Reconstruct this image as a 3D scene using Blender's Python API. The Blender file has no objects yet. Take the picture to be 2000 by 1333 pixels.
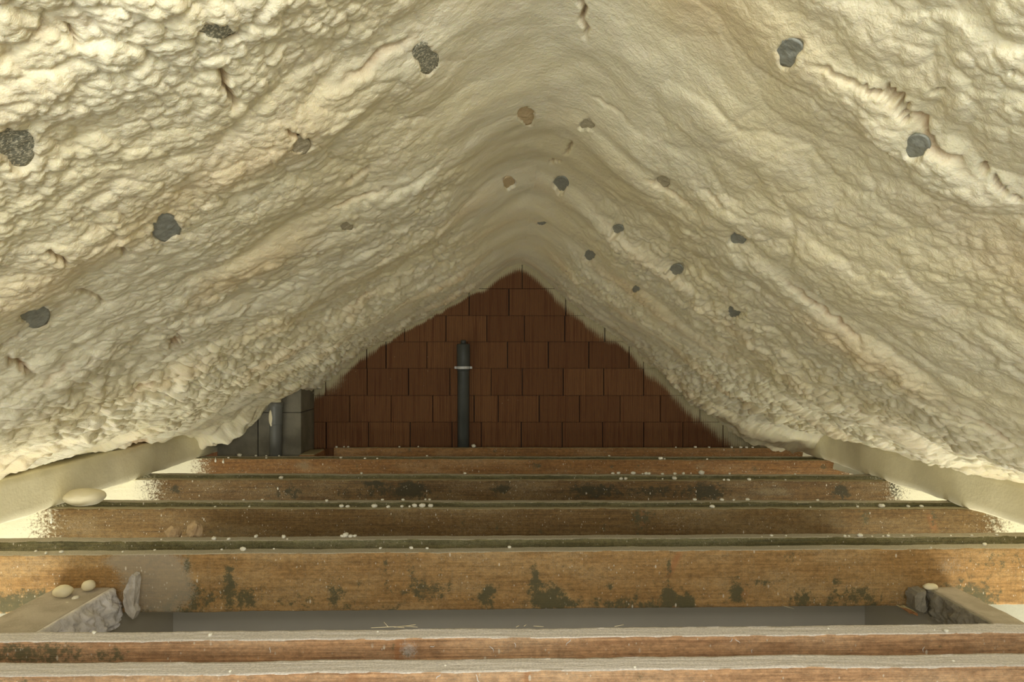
import bpy, math, random
import numpy as np
from mathutils import Vector, noise as mnoise

random.seed(7)
rng = np.random.RandomState(11)
SC = bpy.context.scene
COL = SC.collection

# ------------------------------------------------------------------ camera
F = 1333.0          # focal length in pixels of the 2000 px wide frame
EYE = 0.90          # eye height above the collar tie tops (z = 0)
VX, VY = 990.0, 692.0
cam_d = bpy.data.cameras.new('camera')
cam = bpy.data.objects.new('camera', cam_d)
COL.objects.link(cam)
cam.location = (0, 0, EYE)
cam.rotation_euler = (math.pi / 2, 0, 0)
cam_d.sensor_width = 36
cam_d.lens = 36 * F / 2000
cam_d.shift_x = (1000 - VX) / 2000
cam_d.shift_y = (VY - 666.5) / 2000
cam_d.clip_start = 0.02
SC.camera = cam

# ------------------------------------------------------------------ light
vs = SC.view_settings
vs.view_transform = 'Standard'
vs.look = 'None'
vs.gamma = 1
vs.use_curve_mapping = False
vs.exposure = 0.46
W = bpy.data.worlds.new('world')
SC.world = W
W.use_nodes = True
W.node_tree.nodes['Background'].inputs[0].default_value = (0.92, 0.94, 0.92, 1)
W.node_tree.nodes['Background'].inputs[1].default_value = 0.30


def area(name, loc, target, sx, sy, power, col):
    l = bpy.data.lights.new(name, 'AREA')
    l.shape = 'RECTANGLE'
    l.size, l.size_y, l.energy, l.color = sx, sy, power, col
    o = bpy.data.objects.new(name, l)
    o.location = loc
    d = Vector(target) - Vector(loc)
    o.rotation_euler = d.to_track_quat('-Z', 'Y').to_euler()
    COL.objects.link(o)
    return o


# key lamp: daylight through the open near gable, behind the camera
area('gable_daylight', (-0.5, -1.32, 0.75), (0.2, 3.5, 0.45), 3.0, 1.6, 60, (0.98, 1.0, 0.95))
area('added_tie_fill', (0.5, -0.6, 1.46), (0.1, 1.9, -0.3), 0.5, 0.3, 24, (1.0, 0.96, 0.93))  # unseen fill lamp added above the camera to brighten the near tie tops
# daylight in the eaves rooms below the collar ties, left and right
for sd in (-1, 1):
    for yy in (3.62, 4.55, 5.40):
        area('eaves_daylight', (sd * 3.25, yy, -0.62), (sd * 2.75, yy + 0.75, 0.0), 0.35, 0.25, 0.85, (1.0, 0.98, 0.86))
# daylight rising from the rooms below between the ties
area('rooms_below_left', (-2.4, 3.4, -1.2), (-2.6, 4.4, 1.0), 0.6, 3.4, 34, (1.0, 0.98, 0.86))
area('rooms_below_right', (2.5, 3.4, -1.2), (2.7, 4.4, 1.0), 0.6, 3.4, 34, (1.0, 0.98, 0.86))

# ------------------------------------------------------------------ numpy noise
PERM = rng.permutation(256)
PERM = np.concatenate([PERM, PERM, PERM])
GA = rng.rand(256) * 2 * np.pi
GX, GY = np.cos(GA), np.sin(GA)
JX, JY, JV = rng.rand(256), rng.rand(256), rng.rand(256)


def hsh(i, j, k=0):
    return PERM[(PERM[(PERM[i & 255] + j) & 255] + k) & 255]


def perlin(x, y, k=0):
    x = np.asarray(x, float); y = np.asarray(y, float)
    x, y = np.broadcast_arrays(x, y)
    i = np.floor(x).astype(int); j = np.floor(y).astype(int)
    fx = x - i; fy = y - j
    u = fx * fx * fx * (fx * (fx * 6 - 15) + 10)
    v = fy * fy * fy * (fy * (fy * 6 - 15) + 10)

    def g(a, b):
        h = hsh(i + a, j + b, k)
        return GX[h] * (fx - a) + GY[h] * (fy - b)
    a = g(0, 0) * (1 - u) + g(1, 0) * u
    b = g(0, 1) * (1 - u) + g(1, 1) * u
    return (a * (1 - v) + b * v) * 1.5


def fbm(x, y, o=3, k=0):
    r = 0; a = 1; t = 0
    for n in range(o):
        r = r + a * perlin(x * 2 ** n, y * 2 ** n, k + n * 7)
        t += a; a *= 0.5
    return r / t


def cells(x, y, k=0):
    """rounded cobbles: 1 at a cell's middle falling to a sharp crease at its edge"""
    i = np.floor(x).astype(int); j = np.floor(y).astype(int)
    f1 = np.full(x.shape, 9.0); f2 = np.full(x.shape, 9.0); v = np.zeros(x.shape)
    for a in (-1, 0, 1):
        for b in (-1, 0, 1):
            h = hsh(i + a, j + b, k)
            dx = i + a + 0.1 + 0.8 * JX[h] - x
            dy = j + b + 0.1 + 0.8 * JY[h] - y
            d = dx * dx + dy * dy - 0.30 * JV[h]
            m = d < f1
            f2 = np.where(m, f1, np.minimum(f2, d))
            v = np.where(m, JV[h], v)
            f1 = np.where(m, d, f1)
    e = np.clip((f2 - f1) * 1.6, 0, 1)
    e = 1 - (1 - e) ** 2
    dome = np.clip(1 - (f1 + 0.25) * 1.1, 0, 1)
    return 0.5 * e + 0.5 * dome ** 0.7, v


def sstep(a, b, x):
    t = np.clip((x - a) / (b - a), 0, 1)
    return t * t * (3 - 2 * t)


# ------------------------------------------------------------------ object helpers
def tag(o, label=None, cat=None, group=None, kind=None):
    if label: o['label'] = label
    if cat: o['category'] = cat
    if group: o['group'] = group
    if kind: o['kind'] = kind
    return o


def mesh_np(name, verts, quads, mat, parent=None, attrs=None, smooth=True):
    me = bpy.data.meshes.new(name)
    verts = np.asarray(verts, np.float32)
    quads = np.asarray(quads, np.int32)
    me.vertices.add(len(verts))
    me.vertices.foreach_set('co', verts.ravel())
    me.loops.add(quads.size)
    me.loops.foreach_set('vertex_index', quads.ravel())
    me.polygons.add(len(quads))
    me.polygons.foreach_set('loop_start', np.arange(0, quads.size, quads.shape[1], dtype=np.int32))
    me.update(calc_edges=True)
    me.polygons.foreach_set('use_smooth', np.full(len(quads), smooth))
    for k, c in (attrs or {}).items():
        c = np.asarray(c, np.float32)
        a = me.color_attributes.new(k, 'FLOAT_COLOR', 'POINT')
        a.data.foreach_set('color', c.ravel())
    me.validate()
    me.materials.append(mat)
    o = bpy.data.objects.new(name, me)
    COL.objects.link(o)
    if parent: o.parent = parent
    return o


def pymesh(name, verts, faces, mat, parent=None, smooth=False):
    me = bpy.data.meshes.new(name)
    me.from_pydata([tuple(v) for v in verts], [], faces)
    me.update()
    if smooth:
        me.polygons.foreach_set('use_smooth', [True] * len(me.polygons))
    me.materials.append(mat)
    o = bpy.data.objects.new(name, me)
    COL.objects.link(o)
    if parent: o.parent = parent
    return o


def box_data(x0, x1, y0, y1, z0, z1, b=0.0):
    if b <= 0:
        v = [(x, y, z) for z in (z0, z1) for y in (y0, y1) for x in (x0, x1)]
        f = [(0, 2, 3, 1), (4, 5, 7, 6), (0, 1, 5, 4), (2, 6, 7, 3), (0, 4, 6, 2), (1, 3, 7, 5)]
        return v, f
    import bmesh
    bm = bmesh.new()
    r = bmesh.ops.create_cube(bm, size=1)
    for q in bm.verts:
        q.co = Vector(((x0 + x1) / 2 + q.co.x * (x1 - x0), (y0 + y1) / 2 + q.co.y * (y1 - y0), (z0 + z1) / 2 + q.co.z * (z1 - z0)))
    bmesh.ops.bevel(bm, geom=bm.edges[:], offset=b, segments=2, affect='EDGES')
    bm.verts.index_update()
    v = [q.co[:] for q in bm.verts]
    f = [tuple(w.index for w in g.verts) for g in bm.faces]
    bm.free()
    return v, f


def merge(parts):
    V, Fc = [], []
    for v, f in parts:
        n = len(V)
        V += list(v)
        Fc += [tuple(i + n for i in g) for g in f]
    return V, Fc


def lathe(profile, cx, cy, seg=32):
    V, Fc = [], []
    for r, z in profile:
        for k in range(seg):
            a = 2 * math.pi * k / seg
            V.append((cx + r * math.cos(a), cy + r * math.sin(a), z))
    for i in range(len(profile) - 1):
        for k in range(seg):
            k2 = (k + 1) % seg
            Fc.append((i * seg + k, i * seg + k2, (i + 1) * seg + k2, (i + 1) * seg + k))
    Fc.append(tuple(range(seg))[::-1])
    n = (len(profile) - 1) * seg
    Fc.append(tuple(range(n, n + seg)))
    return V, Fc


# ------------------------------------------------------------------ materials
class MatB:
    def __init__(s, name):
        s.m = bpy.data.materials.new(name)
        s.m.use_nodes = True
        s.nt = s.m.node_tree
        s.bsdf = s.nt.nodes['Principled BSDF']

    def n(s, t, **kw):
        q = s.nt.nodes.new(t)
        for k, v in kw.items(): setattr(q, k, v)
        return q

    def l(s, a, b): s.nt.links.new(a, b)

    def pos(s):
        return s.n('ShaderNodeTexCoord').outputs['Object']

    def mapping(s, vec, scale=(1, 1, 1), loc=(0, 0, 0)):
        q = s.n('ShaderNodeMapping')
        q.inputs['Scale'].default_value = scale
        q.inputs['Location'].default_value = loc
        s.l(vec, q.inputs['Vector'])
        return q.outputs[0]

    def noise(s, vec, scale, detail=3, rough=0.55, dist=0.0):
        q = s.n('ShaderNodeTexNoise')
        q.inputs['Scale'].default_value = scale
        q.inputs['Detail'].default_value = detail
        q.inputs['Roughness'].default_value = rough
        q.inputs['Distortion'].default_value = dist
        s.l(vec, q.inputs['Vector'])
        return q.outputs['Fac']

    def math(s, op, a, b=None, c=None, clamp=False):
        q = s.n('ShaderNodeMath', operation=op, use_clamp=clamp)
        for i, v in enumerate((a, b, c)):
            if v is None: continue
            if isinstance(v, (int, float)): q.inputs[i].default_value = v
            else: s.l(v, q.inputs[i])
        return q.outputs[0]

    def ramp(s, fac, lo, hi, a=0.0, b=1.0):
        q = s.n('ShaderNodeMapRange', interpolation_type='SMOOTHSTEP')
        q.inputs[1].default_value = lo; q.inputs[2].default_value = hi
        q.inputs[3].default_value = a; q.inputs[4].default_value = b
        s.l(fac, q.inputs[0])
        return q.outputs[0]

    def mix(s, fac, a, b, blend='MIX'):
        q = s.n('ShaderNodeMix', data_type='RGBA', blend_type=blend)
        for i, v in ((0, fac), (6, a), (7, b)):
            if isinstance(v, (int, float)): q.inputs[i].default_value = v
            elif isinstance(v, tuple): q.inputs[i].default_value = v + (1,)
            else: s.l(v, q.inputs[i])
        return q.outputs[2]

    def bump(s, h, strength, dist, prev=None):
        q = s.n('ShaderNodeBump')
        q.inputs['Strength'].default_value = strength
        q.inputs['Distance'].default_value = dist
        s.l(h, q.inputs['Height'])
        if prev is not None: s.l(prev, q.inputs['Normal'])
        return q.outputs[0]

    def attr(s, name='mask'):
        a = s.n('ShaderNodeAttribute', attribute_name=name)
        sp = s.n('ShaderNodeSeparateColor')
        s.l(a.outputs['Color'], sp.inputs[0])
        return sp.outputs[0], sp.outputs[1], sp.outputs[2], a.outputs['Alpha']

    def done(s, color, normal=None, rough=0.7, spec=0.3):
        if isinstance(color, tuple): s.bsdf.inputs['Base Color'].default_value = color + (1,)
        else: s.l(color, s.bsdf.inputs['Base Color'])
        if normal is not None: s.l(normal, s.bsdf.inputs['Normal'])
        if isinstance(rough, (int, float)): s.bsdf.inputs['Roughness'].default_value = rough
        else: s.l(rough, s.bsdf.inputs['Roughness'])
        s.bsdf.inputs['Specular IOR Level'].default_value = spec
        return s.m


FOAM = (0.80, 0.72, 0.51)
FOAM_D = (0.78, 0.62, 0.38)


def m_foam():
    b = MatB('spray_foam')
    p = b.pos()
    warm, brown, smooth, al = b.attr()
    big = b.noise(p, 1.6, 3)
    mid = b.noise(p, 9, 3)
    c = b.mix(b.ramp(big, 0.35, 0.65), (0.88, 0.82, 0.60), (0.86, 0.775, 0.515))
    c = b.mix(b.math('MULTIPLY', b.ramp(mid, 0.45, 0.7), 0.35), c, (0.86, 0.78, 0.60))
    c = b.mix(warm, c, (0.86, 0.70, 0.43))
    bm = b.math('MULTIPLY', brown, b.ramp(b.noise(p, 60, 3), 0.25, 0.6, 0.55, 1.0), clamp=True)
    c = b.mix(bm, c, (0.36, 0.17, 0.045))
    n1 = b.noise(p, 55, 4, 0.6, 0.4)
    n2 = b.noise(p, 190, 3, 0.6)
    h = b.math('ADD', b.math('MULTIPLY', n1, 1.0), b.math('MULTIPLY', n2, 0.35))
    nr = b.bump(h, 0.5, 0.008)
    b.bsdf.inputs['Subsurface Weight'].default_value = 0.35
    b.bsdf.inputs['Subsurface Radius'].default_value = (1.0, 0.8, 0.45)
    b.bsdf.inputs['Subsurface Scale'].default_value = 0.014
    return b.done(c, nr, 0.5, 0.4)


def m_foam_smooth(name='foam_coat', col=(0.89, 0.82, 0.57), sc=30, st=0.3):
    b = MatB(name)
    p = b.pos()
    c = b.mix(b.ramp(b.noise(p, 4, 3), 0.35, 0.65), col, tuple(q * 0.9 for q in col))
    nr = b.bump(b.noise(p, sc, 5, 0.65), st, 0.012)
    return b.done(c, nr, 0.6, 0.3)


def m_wood(name, base=(0.42, 0.22, 0.085), dark=(0.25, 0.12, 0.05), moldc=(0.085, 0.085, 0.045),
           moldamt=0.0, dustc=(0.50, 0.46, 0.38), saw=1.0, rough_grain=0.5, topd=1.0, specks=0.8, seedx=0.0):
    b = MatB(name)
    p = b.pos()
    foam, dust, mold, warm = b.attr()
    geo = b.n('ShaderNodeNewGeometry')
    sx = b.n('ShaderNodeSeparateXYZ'); b.l(geo.outputs['Normal'], sx.inputs[0])
    grain = b.noise(b.mapping(p, (1.2, 30, 55)), 2.0, 4, 0.6, 0.5)
    grain2 = b.noise(b.mapping(p, (3, 60, 190)), 1.0, 3, 0.7)
    sawn = b.noise(b.mapping(p, (150, 20, 5)), 1.0, 2)
    var = b.noise(b.mapping(p, (1.1, 4, 4)), 2.0, 3)
    c = b.mix(b.ramp(grain, 0.35, 0.68), base, dark)
    c = b.mix(b.math('MULTIPLY', b.ramp(var, 0.42, 0.66), 0.5), c, tuple(min(1, q * k) for q, k in zip(base, (1.2, 1.35, 1.5))))
    c = b.mix(b.math('MULTIPLY', b.ramp(grain2, 0.5, 0.72), 0.45), c, tuple(q * 0.55 for q in dark))
    c = b.mix(b.math('MULTIPLY', b.ramp(sawn, 0.52, 0.66), 0.28 * saw), c, (0.22, 0.15, 0.07))
    mot = b.noise(b.mapping(p, (1, 1, 1.6)), 34, 8, 0.8)
    mv = b.ramp(mot, 0.3, 0.7, 0.62, 1.30)
    c = b.mix(1.0, c, mv, 'MULTIPLY')
    gd = b.noise(p, 260, 2, 0.6)
    c = b.mix(b.math('MULTIPLY', b.ramp(b.math('ADD', gd, b.math('MULTIPLY', b.math('SUBTRACT', var, 0.5), 0.5)), 0.5, 0.72), 0.32), c, (0.42, 0.36, 0.26))
    # reddish knots
    c = b.mix(b.math('MULTIPLY', warm, 0.7), c, (0.34, 0.15, 0.06))
    # mould: mask times a blotchy noise
    mn = b.noise(b.mapping(p, (1, 1, 1.0)), 26, 8, 0.82)
    mm = b.math('ADD', b.math('MULTIPLY', mold, 0.55), b.math('ADD', b.math('MULTIPLY', b.math('SUBTRACT', mn, 0.5), 2.0), 0.47 + moldamt * 0.8))
    mf = b.ramp(mm, 0.72, 0.98)
    c = b.mix(b.math('MULTIPLY', mf, 0.88), c, moldc)
    # dust grains on the face
    dn = b.noise(p, 170, 3, 0.7)
    dn2 = b.noise(b.mapping(p, (1, 1, 1)), 12, 4, 0.6)
    df = b.ramp(b.math('ADD', b.math('ADD', b.math('MULTIPLY', dust, 0.75), b.math('MULTIPLY', dn, 0.7)), b.math('MULTIPLY', dn2, 0.3)), 0.78, 1.05)
    c = b.mix(b.math('MULTIPLY', df, 0.62), c, tuple(q * 0.7 for q in dustc))
    # slivers of debris stuck to the face
    vo = b.n('ShaderNodeTexVoronoi'); vo.inputs['Scale'].default_value = 22
    b.l(b.mapping(b.mapping(p, (1.0, 1, 0.45)), (1, 1, 1), (seedx, 0, 0)), vo.inputs['Vector'])
    sk = b.math('MULTIPLY', b.ramp(vo.outputs['Distance'], 0.06, 0.11, 1, 0), b.ramp(b.noise(p, 7), 0.47, 0.58))
    vo2 = b.n('ShaderNodeTexVoronoi'); vo2.inputs['Scale'].default_value = 62
    b.l(b.mapping(p, (1.0, 1, 0.55), (seedx + 3, 1, 0)), vo2.inputs['Vector'])
    sk2 = b.math('MULTIPLY', b.ramp(vo2.outputs['Distance'], 0.10, 0.20, 1, 0), b.ramp(b.noise(p, 19), 0.46, 0.6))
    sk = b.math('MAXIMUM', sk, b.math('MULTIPLY', sk2, 0.75))
    sk = b.math('MULTIPLY', sk, specks)
    c = b.mix(sk, c, (0.68, 0.62, 0.50))
    # settled dust lying on the upward side
    tv = b.ramp(b.noise(p, 140, 4, 0.7), 0.35, 0.66, 0.78, 1.08)
    tc = b.mix(1.0, dustc, tv, 'MULTIPLY')
    tfac = b.math('MULTIPLY', b.ramp(sx.outputs[2], 0.45, 0.8), topd)
    c = b.mix(tfac, c, tc)
    # foam overspray: mask with a grainy border
    fn = b.noise(p, 75, 4, 0.7)
    ff = b.ramp(b.math('ADD', foam, b.math('MULTIPLY', b.math('SUBTRACT', fn, 0.5), 1.3)), 0.34, 0.72)
    c = b.mix(ff, c, (0.80, 0.75, 0.56))
    h = b.math('ADD', b.math('MULTIPLY', grain2, rough_grain), b.math('MULTIPLY', sawn, 0.35 * saw))
    h = b.math('ADD', h, b.math('MULTIPLY', b.noise(p, 120, 4, 0.7), 0.6))
    h = b.math('ADD', h, b.math('MULTIPLY', b.math('MULTIPLY', ff, b.noise(p, 45, 4, 0.6)), 1.5))
    nr = b.bump(h, 0.6, 0.004)
    return b.done(c, nr, 0.75, 0.2)


def m_brick():
    b = MatB('clay_block')
    p = b.pos()
    spray, tone, mort, al = b.attr()
    st = b.noise(b.mapping(p, (60, 1, 2.0)), 1.0, 3, 0.6)
    rib = b.n('ShaderNodeTexWave', wave_type='BANDS', bands_direction='X')
    rib.inputs['Scale'].default_value = 18
    rib.inputs['Distortion'].default_value = 1.2
    rib.inputs['Detail'].default_value = 1
    b.l(b.mapping(p, (1, 1, 0.15)), rib.inputs['Vector'])
    c = b.mix(tone, (0.16, 0.076, 0.034), (0.22, 0.108, 0.047))
    c = b.mix(b.math('MULTIPLY', b.ramp(st, 0.45, 0.7), 0.7), c, (0.11, 0.042, 0.02))
    c = b.mix(b.math('MULTIPLY', b.ramp(rib.outputs['Fac'], 0.3, 0.9), 0.45), c, (0.12, 0.045, 0.02))
    c = b.mix(mort, c, (0.06, 0.045, 0.03))
    sp = b.n('ShaderNodeTexVoronoi'); sp.inputs['Scale'].default_value = 14
    b.l(p, sp.inputs['Vector'])
    spk = b.ramp(sp.outputs['Distance'], 0.035, 0.06, 1, 0)
    spk = b.math('MULTIPLY', spk, b.ramp(b.noise(p, 2.5), 0.5, 0.6))
    c = b.mix(b.math('MULTIPLY', spk, 0.7), c, (0.5, 0.42, 0.28))
    f = b.math('ADD', spray, b.math('MULTIPLY', b.math('SUBTRACT', rib.outputs['Fac'], 0.5), 0.35))
    f = b.math('ADD', f, b.math('MULTIPLY', b.math('SUBTRACT', b.noise(p, 35, 3), 0.5), 0.35))
    ff = b.ramp(f, 0.2, 0.85)
    c = b.mix(ff, c, (0.50, 0.44, 0.27))
    nr = b.bump(b.math('ADD', rib.outputs['Fac'], b.noise(p, 60, 3)), 0.5, 0.006)
    return b.done(c, nr, 0.85, 0.15)


def m_simple(name, c1, c2, sc=8, bs=60, st=0.3, bd=0.004, rough=0.8, spec=0.2, speck=None):
    b = MatB(name)
    p = b.pos()
    c = b.mix(b.ramp(b.noise(p, sc, 4), 0.35, 0.65), c1, c2)
    if speck:
        c = b.mix(b.ramp(b.noise(p, speck[0], 3, 0.7), speck[1], speck[1] + 0.08), c, speck[2])
    nr = b.bump(b.noise(p, bs, 5, 0.65), st, bd)
    return b.done(c, nr, rough, spec)


M_FOAM = m_foam()
M_COAT = m_foam_smooth()
M_BLOB = m_foam_smooth('foam_lump', (0.80, 0.72, 0.50), 45, 0.15)
M_CRUMB = m_foam_smooth('foam_crumb', (0.86, 0.82, 0.68), 120, 0.3)
M_W_FRONT = m_wood('spruce_raw', base=(0.54, 0.32, 0.165), dark=(0.36, 0.20, 0.10), moldc=(0.12, 0.115, 0.06), moldamt=-0.12, dustc=(0.80, 0.74, 0.67), saw=0.15, rough_grain=2.2)
M_W_ONE = m_wood('spruce_sawn', base=(0.37, 0.215, 0.08), dark=(0.26, 0.15, 0.055), moldamt=0.12, dustc=(0.50, 0.45, 0.34))
M_W_TWO = m_wood('spruce_brown', base=(0.20, 0.12, 0.043), dark=(0.135, 0.08, 0.03), moldamt=-0.1, dustc=(0.40, 0.35, 0.22))
M_W_FAR = m_wood('spruce_orange', base=(0.27, 0.135, 0.045), dark=(0.175, 0.085, 0.03), moldamt=-0.1, dustc=(0.38, 0.32, 0.19), saw=0.4)
M_W_DARK = m_wood('spruce_mouldy', base=(0.17, 0.10, 0.036), dark=(0.10, 0.058, 0.024), moldc=(0.05, 0.045, 0.025), moldamt=0.1, dustc=(0.38, 0.32, 0.19), saw=0.3)
M_W_GREEN = m_wood('spruce_green', base=(0.17, 0.145, 0.06), dark=(0.105, 0.10, 0.048), moldc=(0.05, 0.06, 0.035), moldamt=0.05, dustc=(0.46, 0.41, 0.31), saw=0.5)
M_TRIM = m_simple('dusty_board', (0.52, 0.46, 0.375), (0.41, 0.355, 0.28), 9, 110, 0.5, 0.004, speck=(120, 0.62, (0.6, 0.56, 0.48)))
M_PLASTER = m_simple('grey_plaster', (0.80, 0.76, 0.73), (0.60, 0.57, 0.54), 12, 45, 0.8, 0.01, speck=(55, 0.66, (0.13, 0.10, 0.09)))
M_PLASTER_D = m_simple('grey_plaster_dark', (0.30, 0.275, 0.22), (0.21, 0.19, 0.15), 12, 45, 0.8, 0.01, speck=(60, 0.64, (0.10, 0.085, 0.06)))
M_WALL = m_simple('painted_plaster', (0.38, 0.35, 0.285), (0.36, 0.33, 0.265), 2, 90, 0.1, 0.002)
M_SPRAYED = m_simple('foamed_knee_wall', (0.80, 0.78, 0.62), (0.78, 0.74, 0.56), 3, 40, 0.5, 0.01)
M_CONC = m_simple('grey_block', (0.23, 0.21, 0.155), (0.16, 0.145, 0.105), 5, 150, 0.5, 0.003, speck=(60, 0.69, (0.30, 0.28, 0.2)))
M_PIPE = m_simple('grey_plastic', (0.15, 0.15, 0.13), (0.12, 0.12, 0.105), 3, 40, 0.05, 0.002, 0.42, 0.4)
M_PIPE_D = m_simple('dark_grey_plastic', (0.075, 0.08, 0.07), (0.055, 0.058, 0.05), 3, 40, 0.05, 0.002, 0.5, 0.4)
M_ZINC = m_simple('zinc', (0.65, 0.65, 0.62), (0.5, 0.5, 0.48), 30, 40, 0.1, 0.002, 0.4, 0.5)
M_GREY = m_simple('grey_membrane', (0.34, 0.35, 0.30), (0.25, 0.26, 0.22), 60, 150, 0.6, 0.004, 0.5, 0.5)
M_SPECK = m_simple('grey_membrane_speckled', (0.20, 0.20, 0.145), (0.28, 0.27, 0.19), 60, 150, 0.9, 0.006, 0.6, 0.4, speck=(190, 0.50, (0.66, 0.61, 0.44)))
M_PALE = m_simple('membrane_thin_foam', (0.52, 0.46, 0.31), (0.44, 0.39, 0.26), 40, 140, 0.8, 0.005, 0.7, 0.3, speck=(170, 0.55, (0.66, 0.58, 0.42)))
M_OCHRE = m_simple('ochre_foam', (0.66, 0.50, 0.29), (0.60, 0.46, 0.26), 40, 140, 0.8, 0.005)
M_CHIP = m_simple('brown_lump', (0.50, 0.36, 0.20), (0.36, 0.25, 0.14), 20, 60, 0.6, 0.006)
M_SPLINT = m_simple('weathered_splinter', (0.62, 0.58, 0.52), (0.42, 0.38, 0.33), 25, 90, 0.8, 0.006)
M_STRAW = m_simple('straw', (0.72, 0.62, 0.40), (0.6, 0.5, 0.3), 20, 60, 0.1, 0.001)

# ------------------------------------------------------------------ the roof underside: sprayed foam
RAFT_R = [-0.5, 0.45, 1.42, 2.42, 3.36, 4.30, 5.2, 6.05]
RAFT_L = [-0.5, 0.30, 1.05, 1.60, 2.42, 3.30, 4.20, 5.1, 6.0]
prof = np.array([(-2.80, 0.24), (-2.60, 0.28), (-2.35, 0.36), (-2.05, 0.54), (-1.66, 0.80), (-1.0, 1.17), (-0.6, 1.39), (-0.22, 1.60),
                 (0.14, 1.80), (0.5, 1.54), (1.0, 1.15), (1.5, 0.79), (2.0, 0.49), (2.35, 0.34), (2.62, 0.28), (2.82, 0.24)])
seg = np.hypot(*np.diff(prof, axis=0).T)
cum = np.concatenate([[0], np.cumsum(seg)])
S0 = cum[8]
NS = 1640
sa = np.linspace(0, cum[-1], NS)
pxs = np.interp(sa, cum, prof[:, 0]); pzs = np.interp(sa, cum, prof[:, 1])
ds = sa[1] - sa[0]
kw = int(0.11 / ds)
ker = np.exp(-0.5 * (np.arange(-3 * kw, 3 * kw + 1) / kw) ** 2); ker /= ker.sum()


def smooth1(a):
    e = np.concatenate([2 * a[0] - a[1:3 * kw + 1][::-1], a, 2 * a[-1] - a[-3 * kw - 1:-1][::-1]])
    return np.convolve(e, ker, 'valid')


pxs = smooth1(pxs); pzs = smooth1(pzs)
tx = np.gradient(pxs); tz = np.gradient(pzs)
ln = np.hypot(tx, tz); tx /= ln; tz /= ln
nx, nz = tz, -tx        # inward (down) normal
sa = sa - S0            # 0 at the ridge, negative on the left slope
ys = [-1.3]
YW = 6.60               # brick wall
while ys[-1] < YW + 0.12:
    y = ys[-1]
    ys.append(y + (0.014 if y < 0.55 else max(0.0036, 0.0038 * y)))
ya = np.array(ys)
S, Y = np.meshgrid(sa, ya)
SH = S.shape
left = S < 0
absS = np.abs(S)


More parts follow.
